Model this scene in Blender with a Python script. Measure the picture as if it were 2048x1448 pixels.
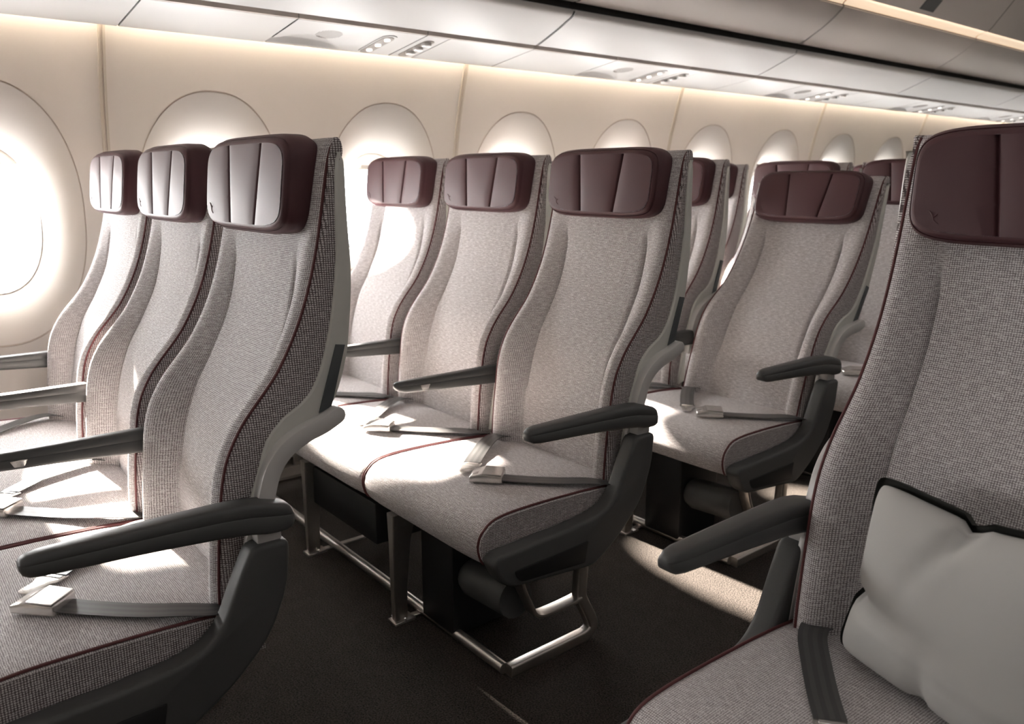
import bpy, bmesh, math
from mathutils import Vector, Matrix

# ------------------------------------------------------------------ camera
SC = bpy.context.scene
for o in list(bpy.data.objects):
    bpy.data.objects.remove(o, do_unlink=True)
R = math.radians
cam_d = bpy.data.cameras.new('camera')
cam = bpy.data.objects.new('camera', cam_d)
SC.collection.objects.link(cam)
cam.location = (0, 0, 1.12)
cam.rotation_euler = (R(90 - 12.77), 0, R(50.867))
cam_d.sensor_width = 36.0
cam_d.lens = 1609.6 / 2048 * 36
cam_d.clip_start = 0.02
cam_d.dof.use_dof = True
cam_d.dof.focus_distance = 1.6
cam_d.dof.aperture_fstop = 5.0
SC.camera = cam

# ------------------------------------------------------------------ world, sun, exposure
W = bpy.data.worlds.new('sky')
SC.world = W
W.use_nodes = True
bg = W.node_tree.nodes['Background']
bg.inputs['Color'].default_value = (1.0, 0.99, 0.98, 1)
bg.inputs['Strength'].default_value = 26.0

sun_d = bpy.data.lights.new('sun', 'SUN')
sun_d.energy = 90.0
sun_d.angle = R(2.2)
sun_d.color = (1.0, 0.90, 0.78)
sun = bpy.data.objects.new('sun', sun_d)
SC.collection.objects.link(sun)
sun.rotation_euler = Vector((1.0, 0.045, -0.5)).to_track_quat('-Z', 'Y').to_euler()

SC.view_settings.view_transform = 'Standard'
SC.view_settings.look = 'None'
SC.view_settings.exposure = 0.62
SC.view_settings.gamma = 1.0
SC.view_settings.use_curve_mapping = False


def area(name, loc, direction, sx, sy, power, color):
    d = bpy.data.lights.new(name, 'AREA')
    d.shape = 'RECTANGLE'
    d.size, d.size_y = sx, sy
    d.energy = power
    d.color = color
    o = bpy.data.objects.new(name, d)
    SC.collection.objects.link(o)
    o.location = loc
    o.rotation_euler = Vector(direction).to_track_quat('-Z', 'Y').to_euler()
    return o


# window geometry (shared by the wall, the panes and the portals)
WIN_Y0, WIN_P, WIN_Z = 0.345, 0.705, 0.995
WIN_K = list(range(-6, 12))
for k in WIN_K:
    p = area('window_portal', (-3.16, WIN_Y0 + WIN_P * k, WIN_Z), (1, 0, 0), 0.52, 0.36, 1, (1, 1, 1))
    p.data.cycles.is_portal = True
# fill lights added under the ceiling, out of frame
area('ceiling_fill_lamp', (0.0, 2.4, 2.33), (0, 0, -1), 0.25, 11.0, 5, (1.0, 0.975, 0.95))
area('ceiling_fill_lamp', (1.2, 2.4, 2.33), (0, 0, -1), 0.25, 11.0, 5, (1.0, 0.975, 0.95))

# spot lamp added outside the second window for a patch on the window seat
gl = bpy.data.lights.new('added_patch_spot', 'SPOT')
gl.energy = 15000
gl.color = (1.0, 0.93, 0.84)
gl.spot_size = R(2.5)
gl.spot_blend = 0.25
gl.shadow_soft_size = 0.02
glo = bpy.data.objects.new('added_patch_spot', gl)
SC.collection.objects.link(glo)
gdir = Vector((1.0, 0.92, -0.05)).normalized()
glo.location = Vector((-2.745, 1.485, 0.91)) - gdir * 6.0
glo.rotation_euler = gdir.to_track_quat('-Z', 'Y').to_euler()


# ------------------------------------------------------------------ materials
def mat(name):
    m = bpy.data.materials.new(name)
    m.use_nodes = True
    nt = m.node_tree
    return m, nt, nt.nodes['Principled BSDF']


def N(nt, t, **kw):
    n = nt.nodes.new(t)
    for k, v in kw.items():
        setattr(n, k, v)
    return n


def math_n(nt, op, a, b=None):
    n = N(nt, 'ShaderNodeMath', operation=op)
    for i, v in enumerate((a, b)):
        if v is None:
            continue
        if isinstance(v, (int, float)):
            n.inputs[i].default_value = v
        else:
            nt.links.new(v, n.inputs[i])
    return n.outputs[0]


def mix_col(nt, fac, a, b, mode='MIX'):
    n = N(nt, 'ShaderNodeMix', data_type='RGBA', blend_type=mode)
    for sock, v in ((n.inputs[0], fac), (n.inputs[6], a), (n.inputs[7], b)):
        if isinstance(v, (int, float)):
            sock.default_value = v
        elif isinstance(v, tuple):
            sock.default_value = v + (1,) if len(v) == 3 else v
        else:
            nt.links.new(v, sock)
    return n.outputs[2]


def plain(name, col, rough, metal=0.0, spec=0.5, noise=0.0, nscale=40, bump=0.0, bscale=400, coat=0.0):
    m, nt, b = mat(name)
    b.inputs['Base Color'].default_value = col + (1,)
    b.inputs['Roughness'].default_value = rough
    b.inputs['Metallic'].default_value = metal
    b.inputs['Specular IOR Level'].default_value = spec
    b.inputs['Coat Weight'].default_value = coat
    tc = N(nt, 'ShaderNodeTexCoord')
    if noise:
        nz = N(nt, 'ShaderNodeTexNoise')
        nz.inputs['Scale'].default_value = nscale
        nz.inputs['Detail'].default_value = 4
        nt.links.new(tc.outputs['Object'], nz.inputs['Vector'])
        f = math_n(nt, 'MULTIPLY_ADD', nz.outputs['Fac'], 2 * noise)
        f.node.inputs[2].default_value = 1 - noise
        c = mix_col(nt, 1.0, col, f, 'MULTIPLY')
        nt.links.new(c, b.inputs['Base Color'])
    if bump:
        nz = N(nt, 'ShaderNodeTexNoise')
        nz.inputs['Scale'].default_value = bscale
        nz.inputs['Detail'].default_value = 3
        nt.links.new(tc.outputs['Object'], nz.inputs['Vector'])
        bp = N(nt, 'ShaderNodeBump')
        bp.inputs['Strength'].default_value = bump
        bp.inputs['Distance'].default_value = 0.002
        nt.links.new(nz.outputs['Fac'], bp.inputs['Height'])
        nt.links.new(bp.outputs['Normal'], b.inputs['Normal'])
    return m


def weave(name, light, dark, period, bump, slub=0.35, thr=(0.25, 0.62)):
    """plain woven cloth: crossing light and dark threads with melange slubs"""
    m, nt, b = mat(name)
    tc = N(nt, 'ShaderNodeTexCoord')
    so = N(nt, 'ShaderNodeSeparateXYZ')
    nt.links.new(tc.outputs['UV'], so.inputs[0])
    U, V = so.outputs[0], so.outputs[1]
    nj = N(nt, 'ShaderNodeTexNoise')
    nj.inputs['Scale'].default_value = 140
    nj.inputs['Detail'].default_value = 1
    nt.links.new(tc.outputs['UV'], nj.inputs['Vector'])
    sj = N(nt, 'ShaderNodeSeparateXYZ')
    nt.links.new(nj.outputs['Color'], sj.inputs[0])
    uj = math_n(nt, 'MULTIPLY_ADD', sj.outputs[0], 0.0016)
    nt.links.new(U, uj.node.inputs[2])
    vj = math_n(nt, 'MULTIPLY_ADD', sj.outputs[1], 0.0016)
    nt.links.new(V, vj.node.inputs[2])
    U, V = uj, vj
    w = 2 * math.pi / period
    su = math_n(nt, 'SINE', math_n(nt, 'MULTIPLY', U, w))
    sv = math_n(nt, 'SINE', math_n(nt, 'MULTIPLY', V, w * 1.12))
    fu = math_n(nt, 'MULTIPLY_ADD', su, 0.5)
    fu.node.inputs[2].default_value = 0.5
    fv = math_n(nt, 'MULTIPLY_ADD', sv, 0.5)
    fv.node.inputs[2].default_value = 0.5
    ch = math_n(nt, 'MULTIPLY', fu, fv)
    # slubs: noise stretched along the threads
    cv = N(nt, 'ShaderNodeCombineXYZ')
    nt.links.new(math_n(nt, 'MULTIPLY', U, 60.0), cv.inputs[0])
    nt.links.new(math_n(nt, 'MULTIPLY', V, 300.0), cv.inputs[1])
    nz = N(nt, 'ShaderNodeTexNoise')
    nz.inputs['Scale'].default_value = 1.0
    nz.inputs['Detail'].default_value = 3
    nt.links.new(cv.outputs[0], nz.inputs['Vector'])
    cv2 = N(nt, 'ShaderNodeCombineXYZ')
    nt.links.new(math_n(nt, 'MULTIPLY', U, 420.0), cv2.inputs[0])
    nt.links.new(math_n(nt, 'MULTIPLY', V, 420.0), cv2.inputs[1])
    nz2 = N(nt, 'ShaderNodeTexNoise')
    nz2.inputs['Detail'].default_value = 1
    nz2.inputs['Scale'].default_value = 1.0
    nt.links.new(cv2.outputs[0], nz2.inputs['Vector'])
    t = math_n(nt, 'MULTIPLY_ADD', nz.outputs['Fac'], slub)
    nt.links.new(ch, t.node.inputs[2])
    t2 = math_n(nt, 'MULTIPLY_ADD', nz2.outputs['Fac'], slub)
    nt.links.new(t, t2.node.inputs[2])
    mr = N(nt, 'ShaderNodeMapRange', interpolation_type='SMOOTHSTEP')
    mr.inputs['From Min'].default_value = thr[0] + slub
    mr.inputs['From Max'].default_value = thr[1] + slub
    nt.links.new(t2, mr.inputs['Value'])
    c = mix_col(nt, mr.outputs[0], dark, light)
    nt.links.new(c, b.inputs['Base Color'])
    b.inputs['Roughness'].default_value = 0.85
    b.inputs['Specular IOR Level'].default_value = 0.2
    b.inputs['Sheen Weight'].default_value = 0.15
    b.inputs['Sheen Roughness'].default_value = 0.5
    bp = N(nt, 'ShaderNodeBump')
    bp.inputs['Strength'].default_value = bump
    bp.inputs['Distance'].default_value = 0.0012
    nt.links.new(t2, bp.inputs['Height'])
    nt.links.new(bp.outputs['Normal'], b.inputs['Normal'])
    return m


def glow(name, col, strength):
    m, nt, b = mat(name)
    b.inputs['Base Color'].default_value = col + (1,)
    b.inputs['Emission Color'].default_value = col + (1,)
    b.inputs['Emission Strength'].default_value = strength
    return m


M = {}
M['cloth'] = weave('woven_cloth', (0.86, 0.83, 0.83), (0.24, 0.207, 0.21), 0.0037, 0.5, 0.80, (-0.02, 0.40))
M['cloth_side'] = weave('woven_cloth_coarse', (0.76, 0.72, 0.715), (0.13, 0.103, 0.105), 0.0042, 0.6, 0.65, (0.03, 0.46))
M['leather'] = plain('burgundy_leather', (0.075, 0.024, 0.029), 0.54, spec=0.5, noise=0.1, nscale=9, bump=0.12, bscale=900)
M['leather_dark'] = plain('burgundy_leather_side', (0.05, 0.015, 0.019), 0.5, spec=0.4, bump=0.1, bscale=900)
M['pipe'] = plain('burgundy_piping', (0.11, 0.028, 0.03), 0.6, noise=0.3, nscale=900)
M['shell'] = plain('seat_shell_plastic', (0.66, 0.66, 0.62), 0.42, noise=0.03, nscale=60)
M['bracket'] = plain('grey_painted_metal', (0.62, 0.61, 0.60), 0.36, metal=0.15, noise=0.03)
M['dark'] = plain('charcoal_plastic', (0.072, 0.073, 0.073), 0.5, spec=0.45, noise=0.08, nscale=300, bump=0.08, bscale=1500)
M['dark_top'] = plain('charcoal_soft_pad', (0.062, 0.063, 0.063), 0.44, spec=0.5, bump=0.06, bscale=1600)
M['slot'] = plain('dark_slot_plastic', (0.075, 0.083, 0.088), 0.4)
M['black'] = plain('black_box_metal', (0.010, 0.010, 0.011), 0.5, noise=0.1)
M['metal'] = plain('brushed_metal', (0.52, 0.49, 0.46), 0.34, metal=0.92, noise=0.08, nscale=120)
M['chrome'] = plain('polished_buckle_metal', (0.80, 0.78, 0.75), 0.22, metal=0.85)
M['wall'] = plain('cream_wall_panel', (0.52, 0.482, 0.45), 0.42, spec=0.4, noise=0.015, nscale=5)
M['reveal'] = plain('window_reveal_panel', (0.56, 0.525, 0.49), 0.36, spec=0.45)
M['groove'] = plain('panel_groove', (0.42, 0.36, 0.31), 0.6)
M['trim'] = plain('taupe_seam_strip', (0.40, 0.355, 0.30), 0.45)
M['white'] = plain('white_bin_plastic', (0.45, 0.447, 0.445), 0.48, spec=0.5, noise=0.012, nscale=4)
M['bin'] = plain('grey_beige_bin_door', (0.44, 0.41, 0.385), 0.42, spec=0.5, noise=0.02, nscale=4)
M['taupe'] = plain('taupe_rail', (0.46, 0.41, 0.375), 0.45)
M['recess'] = plain('grey_recess', (0.20, 0.18, 0.165), 0.4)
M['gap'] = plain('dark_gap', (0.03, 0.027, 0.025), 0.7)
M['ceil'] = plain('grey_ceiling_panel', (0.62, 0.59, 0.565), 0.5)
M['lamp'] = glow('white_reading_lamp', (1.0, 0.97, 0.93), 0.8)
M['cove'] = glow('warm_cove_light', (1.0, 0.85, 0.67), 60.0)
M['cove2'] = glow('warm_cove_cover', (1.0, 0.78, 0.57), 0.45)
M['baseboard'] = plain('grey_dado_panel', (0.36, 0.33, 0.30), 0.4, spec=0.5)
M['pillow'] = plain('pale_grey_cotton', (0.47, 0.465, 0.45), 0.9, spec=0.15, bump=0.12, bscale=1300)
M['pillow_back'] = plain('dark_grey_felt', (0.05, 0.05, 0.046), 0.95, spec=0.1, noise=0.3, nscale=400, bump=0.3, bscale=900)


def belt_mat():
    m, nt, b = mat('seat_belt_webbing')
    tc = N(nt, 'ShaderNodeTexCoord')
    s = N(nt, 'ShaderNodeSeparateXYZ')
    nt.links.new(tc.outputs['UV'], s.inputs[0])
    w = math_n(nt, 'SINE', math_n(nt, 'MULTIPLY', s.outputs[0], 2 * math.pi * 3))
    mr = N(nt, 'ShaderNodeMapRange', interpolation_type='SMOOTHSTEP')
    mr.inputs['From Min'].default_value = -0.3
    mr.inputs['From Max'].default_value = 0.3
    nt.links.new(w, mr.inputs['Value'])
    nt.links.new(mix_col(nt, mr.outputs[0], (0.045, 0.045, 0.046), (0.072, 0.071, 0.071)), b.inputs['Base Color'])
    b.inputs['Roughness'].default_value = 0.38
    b.inputs['Specular IOR Level'].default_value = 0.5
    return m


M['belt'] = belt_mat()


def carpet_mat():
    m, nt, b = mat('dark_carpet')
    tc = N(nt, 'ShaderNodeTexCoord')
    n1 = N(nt, 'ShaderNodeTexNoise')
    n1.inputs['Scale'].default_value = 260
    n1.inputs['Detail'].default_value = 3
    nt.links.new(tc.outputs['Object'], n1.inputs['Vector'])
    n2 = N(nt, 'ShaderNodeTexNoise')
    n2.inputs['Scale'].default_value = 24
    n2.inputs['Detail'].default_value = 2
    nt.links.new(tc.outputs['Object'], n2.inputs['Vector'])
    mr = N(nt, 'ShaderNodeMapRange')
    mr.inputs['From Min'].default_value = 0.3
    mr.inputs['From Max'].default_value = 0.75
    nt.links.new(n1.outputs['Fac'], mr.inputs['Value'])
    c = mix_col(nt, mr.outputs[0], (0.008, 0.0068, 0.0062), (0.070, 0.058, 0.050))
    mr2 = N(nt, 'ShaderNodeMapRange')
    mr2.inputs['To Min'].default_value = 0.75
    mr2.inputs['To Max'].default_value = 1.2
    nt.links.new(n2.outputs['Fac'], mr2.inputs['Value'])
    nt.links.new(mix_col(nt, 1.0, c, mr2.outputs[0], 'MULTIPLY'), b.inputs['Base Color'])
    b.inputs['Roughness'].default_value = 0.95
    b.inputs['Specular IOR Level'].default_value = 0.1
    bp = N(nt, 'ShaderNodeBump')
    bp.inputs['Strength'].default_value = 0.7
    bp.inputs['Distance'].default_value = 0.004
    nt.links.new(n1.outputs['Fac'], bp.inputs['Height'])
    nt.links.new(bp.outputs['Normal'], b.inputs['Normal'])
    return m


M['carpet'] = carpet_mat()


def glass_mat():
    m = bpy.data.materials.new('window_glass')
    m.use_nodes = True
    nt = m.node_tree
    nt.nodes.clear()
    out = N(nt, 'ShaderNodeOutputMaterial')
    tr = N(nt, 'ShaderNodeBsdfTransparent')
    gl = N(nt, 'ShaderNodeBsdfGlossy')
    gl.inputs['Roughness'].default_value = 0.03
    mx = N(nt, 'ShaderNodeMixShader')
    mx.inputs[0].default_value = 0.05
    nt.links.new(tr.outputs[0], mx.inputs[1])
    nt.links.new(gl.outputs[0], mx.inputs[2])
    nt.links.new(mx.outputs[0], out.inputs[0])
    return m


M['glass'] = glass_mat()


# ------------------------------------------------------------------ helpers
def lerp_tab(tab, t):
    if t <= tab[0][0]:
        return tab[0][1]
    for (a, b), (c, d) in zip(tab, tab[1:]):
        if t <= c:
            return b + (d - b) * (t - a) / (c - a)
    return tab[-1][1]


def smooth_tab(tab, t):
    """monotone-ish cubic through the table"""
    n = len(tab)
    if t <= tab[0][0]:
        return tab[0][1]
    if t >= tab[-1][0]:
        return tab[-1][1]
    for i in range(n - 1):
        if t <= tab[i + 1][0]:
            break
    x0, y0 = tab[i]
    x1, y1 = tab[i + 1]
    d = (y1 - y0) / (x1 - x0)

    def slope(j):
        if j <= 0 or j >= n - 1:
            return d
        a = (tab[j][1] - tab[j - 1][1]) / (tab[j][0] - tab[j - 1][0])
        b = (tab[j + 1][1] - tab[j][1]) / (tab[j + 1][0] - tab[j][0])
        return 0.0 if a * b <= 0 else 2 * a * b / (a + b)
    m0, m1 = slope(i), slope(i + 1)
    h = x1 - x0
    s = (t - x0) / h
    return ((2 * s**3 - 3 * s**2 + 1) * y0 + (s**3 - 2 * s**2 + s) * h * m0
            + (-2 * s**3 + 3 * s**2) * y1 + (s**3 - s**2) * h * m1)


def sstep(a, b, x):
    t = max(0.0, min(1.0, (x - a) / (b - a)))
    return t * t * (3 - 2 * t)


def finish(name, bm, m, parent=None, angle=38, kind=None, smooth=True, recalc=True):
    if recalc:
        bmesh.ops.recalc_face_normals(bm, faces=bm.faces[:])
    if smooth:
        lim = R(angle)
        for f in bm.faces:
            f.smooth = True
        for e in bm.edges:
            if len(e.link_faces) == 2 and e.calc_face_angle(0) > lim:
                e.smooth = False
    me = bpy.data.meshes.new(name)
    bm.to_mesh(me)
    bm.free()
    ms = m if isinstance(m, (list, tuple)) else [m]
    for x in ms:
        me.materials.append(x)
    o = bpy.data.objects.new(name, me)
    SC.collection.objects.link(o)
    if parent is not None:
        o.parent = parent
    if kind:
        o['kind'] = kind
    return o


def loft(bm, rings, close=True, cap=True, mi=None):
    vs = [[bm.verts.new(p) for p in r] for r in rings]
    n = len(rings[0])
    fs = []
    for a, b in zip(vs, vs[1:]):
        for i in range(n if close else n - 1):
            j = (i + 1) % n
            try:
                f = bm.faces.new((a[i], a[j], b[j], b[i]))
                if mi:
                    f.material_index = mi(i)
                fs.append(f)
            except ValueError:
                pass
    if cap and close:
        for r in (vs[0], vs[-1]):
            try:
                bm.faces.new(r)
            except ValueError:
                pass
    return vs, fs


def set_uv(bm, vs, us, vv, wrap=0.0):
    uvl = bm.loops.layers.uv.verify()
    d = {}
    for j, r in enumerate(vs):
        for i, v in enumerate(r):
            d[v] = (us[i], vv[j])
    for f in bm.faces:
        cs = [d[l.vert] for l in f.loops]
        mx = max(c[0] for c in cs)
        for l, c in zip(f.loops, cs):
            l[uvl].uv = (c[0] + wrap if wrap and mx - c[0] > wrap / 2 else c[0], c[1])


def cum(pts):
    t, out = 0.0, [0.0]
    for a, b in zip(pts, pts[1:]):
        t += (Vector(b) - Vector(a)).length
        out.append(t)
    return out


def box(bm, x0, x1, y0, y1, z0, z1, bev=0.0, seg=2):
    vs = [bm.verts.new((x, y, z)) for x in (x0, x1) for y in (y0, y1) for z in (z0, z1)]
    q = [(0, 1, 3, 2), (4, 6, 7, 5), (0, 4, 5, 1), (2, 3, 7, 6), (0, 2, 6, 4), (1, 5, 7, 3)]
    fs = [bm.faces.new([vs[i] for i in f]) for f in q]
    if bev:
        es = set(e for f in fs for e in f.edges)
        bmesh.ops.bevel(bm, geom=list(es), offset=bev, segments=seg, profile=0.5, affect='EDGES')
    return vs


def rounded_poly(pts, radius, seg=4):
    """round the corners of a 2-D polygon; radius a number or one per corner"""
    out = []
    n = len(pts)
    for i in range(n):
        p0, p1, p2 = Vector(pts[i - 1]), Vector(pts[i]), Vector(pts[(i + 1) % n])
        r = radius[i] if isinstance(radius, (list, tuple)) else radius
        a, b = p0 - p1, p2 - p1
        r = min(r, a.length * 0.45, b.length * 0.45)
        if r < 1e-6:
            out.append(tuple(p1))
            continue
        s, e = p1 + a.normalized() * r, p1 + b.normalized() * r
        for k in range(seg + 1):
            t = k / seg
            q = s * (1 - t) ** 2 + p1 * 2 * t * (1 - t) + e * t * t
            out.append(tuple(q))
    return out


def slab(bm, poly, x0, x1, bev=0.0, seg=3, axis='X'):
    """extrude a 2-D outline (y,z) from x0 to x1, its rims rounded"""
    n = len(poly)
    c = Vector((sum(p[0] for p in poly) / n, sum(p[1] for p in poly) / n))
    area2 = sum(poly[i][0] * poly[(i + 1) % n][1] - poly[(i + 1) % n][0] * poly[i][1] for i in range(n))
    sg = 1 if area2 > 0 else -1

    def inset(d):
        res = []
        for i in range(n):
            p0, p1, p2 = Vector(poly[i - 1]), Vector(poly[i]), Vector(poly[(i + 1) % n])
            e1, e2 = (p1 - p0), (p2 - p1)
            if e1.length < 1e-9 or e2.length < 1e-9:
                res.append(tuple(p1))
                continue
            e1.normalize()
            e2.normalize()
            n1, n2 = Vector((-e1.y, e1.x)) * sg, Vector((-e2.y, e2.x)) * sg
            b = n1 + n2
            if b.length < 1e-6:
                b = n1
            b.normalize()
            k = 1 / max(0.5, b.dot(n1))
            res.append(tuple(p1 + b * d * k))
        return res
    rings = []

    def P(x, q):
        return (x, q[0], q[1]) if axis == 'X' else ((q[0], x, q[1]) if axis == 'Y' else (q[0], q[1], x))
    if bev:
        prof = [(bev * (1 - math.sin(t)), bev * (1 - math.cos(t))) for t in [math.pi / 2 * k / seg for k in range(seg + 1)]]
        # prof: (inset, distance from the rim plane) from the flat face to the side wall
        for ins, d in prof:
            rings.append([P(x0 + d, q) for q in inset(ins)])
        for ins, d in prof[::-1]:
            rings.append([P(x1 - d, q) for q in inset(ins)])
    else:
        rings = [[P(x0, q) for q in poly], [P(x1, q) for q in poly]]
    loft(bm, rings)


def sweep(bm, path, prof, up=(0, 0, 1), cap=True, scale=None, uv=False):
    """sweep a closed 2-D profile (side, up) along a path of points"""
    P = [Vector(p) for p in path]
    rings = []
    upv = Vector(up)
    for i, p in enumerate(P):
        t = (P[min(i + 1, len(P) - 1)] - P[max(i - 1, 0)]).normalized()
        s = t.cross(upv)
        if s.length < 1e-5:
            s = t.cross(Vector((1, 0, 0)))
        s.normalize()
        u = s.cross(t).normalized()
        k = scale[i] if scale else 1.0
        rings.append([p + s * a * k + u * b * k for a, b in prof])
    return loft(bm, rings, cap=cap)


def circ(r, n=10):
    return [(r * math.cos(2 * math.pi * i / n), r * math.sin(2 * math.pi * i / n)) for i in range(n)]


def rrect(w, h, r, seg=3):
    return rounded_poly([(-w / 2, -h / 2), (w / 2, -h / 2), (w / 2, h / 2), (-w / 2, h / 2)], r, seg)


def smooth_path(pts, n=6):
    P = [Vector(p) for p in pts]
    out = []
    for i in range(len(P) - 1):
        p0, p1, p2, p3 = P[max(i - 1, 0)], P[i], P[i + 1], P[min(i + 2, len(P) - 1)]
        for k in range(n):
            t = k / n
            out.append(0.5 * ((2 * p1) + (p2 - p0) * t + (2 * p0 - 5 * p1 + 4 * p2 - p3) * t * t
                              + (3 * p1 - p0 - 3 * p2 + p3) * t ** 3))
    out.append(P[-1])
    return out


def empty(name, label, cat, loc, group=None):
    o = bpy.data.objects.new(name, None)
    o.empty_display_size = 0.1
    SC.collection.objects.link(o)
    o.location = loc
    o['label'] = label
    o['category'] = cat
    if group:
        o['group'] = group
    return o


# ================================================================== SETTING
YA, YB = -4.20, 8.30          # ends of the modelled stretch of cabin
WX = [(-0.02, -2.84), (0.2, -2.91), (0.45, -2.98), (0.6, -3.0), (0.9, -3.004), (1.2, -2.988), (1.3, -2.972), (1.4, -2.950),
      (1.5, -2.922), (1.58, -2.897), (1.66, -2.868)]


def wall_x(z):
    return smooth_tab(WX, z)


def sup(a, b, n, t):
    c, s = math.cos(t), math.sin(t)
    return (math.copysign(abs(c) ** (2 / n), c) * a, math.copysign(abs(s) ** (2 / n), s) * b)


OPEN_A, OPEN_B, OPEN_N = 0.150, 0.240, 2.35
ARC_A, ARC_B, ARC_N, ARC_Z = 0.268, 0.412, 2.2, 1.008
DEPTH = 0.085
Z_LO, Z_HI = 0.45, 1.62

# --- left wall with one funnel-shaped reveal per window
bm = bmesh.new()
NA = 96
angs = [2 * math.pi * i / NA for i in range(NA)]
for k in WIN_K:
    yc = WIN_Y0 + WIN_P * k
    hw = WIN_P / 2
    rings = []
    outer = []
    for t in angs:
        ax, az = sup(ARC_A, ARC_B, ARC_N, t)
        cz = ARC_Z
        # project the ray on to the rectangle
        sc = 1e9
        if abs(ax) > 1e-9:
            sc = min(sc, hw / abs(ax))
        if az > 1e-9:
            sc = min(sc, (Z_HI - cz) / az)
        if az < -1e-9:
            sc = min(sc, (cz - Z_LO) / -az)
        outer.append((ax * sc, cz + az * sc))
    # snap the four nearest samples to the corners
    for cx_, cz_ in ((hw, Z_HI), (-hw, Z_HI), (-hw, Z_LO), (hw, Z_LO)):
        i = min(range(NA), key=lambda j: (outer[j][0] - cx_) ** 2 + (outer[j][1] - cz_) ** 2)
        outer[i] = (cx_, cz_)
    arc = [(sup(ARC_A, ARC_B, ARC_N, t)[0], ARC_Z + sup(ARC_A, ARC_B, ARC_N, t)[1]) for t in angs]
    for s in (0, 0.15, 0.3, 0.45, 0.6, 0.75, 0.9, 0.97):
        rings.append([(wall_x(o[1] * (1 - s) + a[1] * s), yc + o[0] * (1 - s) + a[0] * s, o[1] * (1 - s) + a[1] * s)
                      for o, a in zip(outer, arc)])
    g = 0.002
    for sc, dx in ((1 + g / 0.3, 0.0), (1 + g / 0.3, -0.003), (1 - g / 0.3, -0.003), (1 - g / 0.3, -0.0005)):
        rings.append([(wall_x(ARC_Z + (a[1] - ARC_Z) * sc) + dx, yc + a[0] * sc, ARC_Z + (a[1] - ARC_Z) * sc) for a in arc])
    opn = [(sup(OPEN_A, OPEN_B, OPEN_N, t)[0], WIN_Z + sup(OPEN_A, OPEN_B, OPEN_N, t)[1]) for t in angs]
    nr = 14
    for i in range(1, nr + 1):
        s = i / nr
        f = 0.985 * (1 - s)
        d = -0.0005 - DEPTH * (0.35 * s + 0.65 * s ** 2.4)
        rg = []
        for o, a in zip(opn, arc):
            a2 = (a[0] * (1 - g / 0.3), ARC_Z + (a[1] - ARC_Z) * (1 - g / 0.3))
            yy, zz = o[0] * s + a2[0] * (1 - s), o[1] * s + a2[1] * (1 - s)
            rg.append((wall_x(zz) + d, yc + yy, zz))
        rings.append(rg)
    vs, fs = loft(bm, rings, cap=False)
    n1 = 7 * NA
    for i, f in enumerate(fs):
        band = i // NA
        f.material_index = 0 if band < 8 else (1 if band < 11 else 2)
zs = [-0.02, 0.1, 0.2, 0.3, 0.38, Z_LO]
ys = [WIN_Y0 + WIN_P * (WIN_K[0] - 0.5), WIN_Y0 + WIN_P * (WIN_K[-1] + 0.5)]
loft(bm, [[(wall_x(z), y, z) for y in ys] for z in zs], close=False)
top = [(Z_HI, wall_x(Z_HI)), (1.72, -2.80), (1.95, -2.62), (2.15, -2.35), (2.3, -1.95), (2.38, -1.4)]
loft(bm, [[(x, y, z) for y in ys] for z, x in top], close=False)
bmesh.ops.remove_doubles(bm, verts=bm.verts[:], dist=0.0004)
wall = finish('wall_left', bm, [M['wall'], M['groove'], M['reveal']], kind='structure', angle=50)

# --- windows: lip, shade, pane
ordinal = ['first', 'second', 'third', 'fourth', 'fifth', 'sixth', 'seventh', 'eighth', 'ninth', 'tenth', 'eleventh', 'twelfth', 'thirteenth']
for n, k in enumerate(WIN_K):
    yc = WIN_Y0 + WIN_P * k
    x0 = -3.0 - DEPTH
    bm = bmesh.new()
    rings = []
    for sc, x in ((1.0, x0 + 0.001), (0.985, x0 - 0.002), (0.975, x0 - 0.012), (0.975, x0 - 0.05), (1.2, x0 - 0.05), (1.2, x0 - 0.004), (1.0, x0 - 0.002)):
        rings.append([(x, yc + sup(OPEN_A, OPEN_B, OPEN_N, t)[0] * sc, WIN_Z + sup(OPEN_A, OPEN_B, OPEN_N, t)[1] * sc) for t in angs])
    loft(bm, rings, cap=False)
    w = finish('window_%d' % (n + 1), bm, M['reveal'], kind='structure')
    bm = bmesh.new()
    bm.faces.new([bm.verts.new((x0 - 0.045, yc + sup(OPEN_A, OPEN_B, OPEN_N, t)[0] * 1.05, WIN_Z + sup(OPEN_A, OPEN_B, OPEN_N, t)[1] * 1.05)) for t in angs])
    finish('pane', bm, M['glass'], w, smooth=False)
    # pull-down shade, only its lower lip showing
    bm = bmesh.new()
    zb = WIN_Z + (0.172 if k != 2 else 0.165)
    box(bm, x0 - 0.024, x0 - 0.018, yc - 0.155, yc + 0.155, zb, WIN_Z + 0.27, 0.002)
    box(bm, x0 - 0.026, x0 - 0.012, yc - 0.05, yc + 0.05, zb + 0.018, zb + 0.026, 0.002)
    finish('window_shade', bm, M['reveal'], w)

# --- seam strips between the panels, every second window
for n, k in enumerate(range(-6, 11, 2)):
    yc = WIN_Y0 + WIN_P * (k + 0.5) + (1.41 * 0)
    bm = bmesh.new()
    for a, b, h, mi in ((-0.011, -0.003, 0.004, 0), (-0.003, 0.003, 0.0015, 1), (0.003, 0.011, 0.004, 0)):
        rings = []
        for i in range(24):
            z = 0.0 + 1.64 * i / 23
            x = wall_x(z)
            rings.append([(x + h, yc + a, z), (x + h, yc + b, z), (x - 0.004, yc + b, z), (x - 0.004, yc + a, z)])
        vs, fs = loft(bm, rings)
        for f in fs:
            f.material_index = mi
    finish('trim_%d' % (n + 1), bm, [M['trim'], M['groove']], kind='structure')

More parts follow.
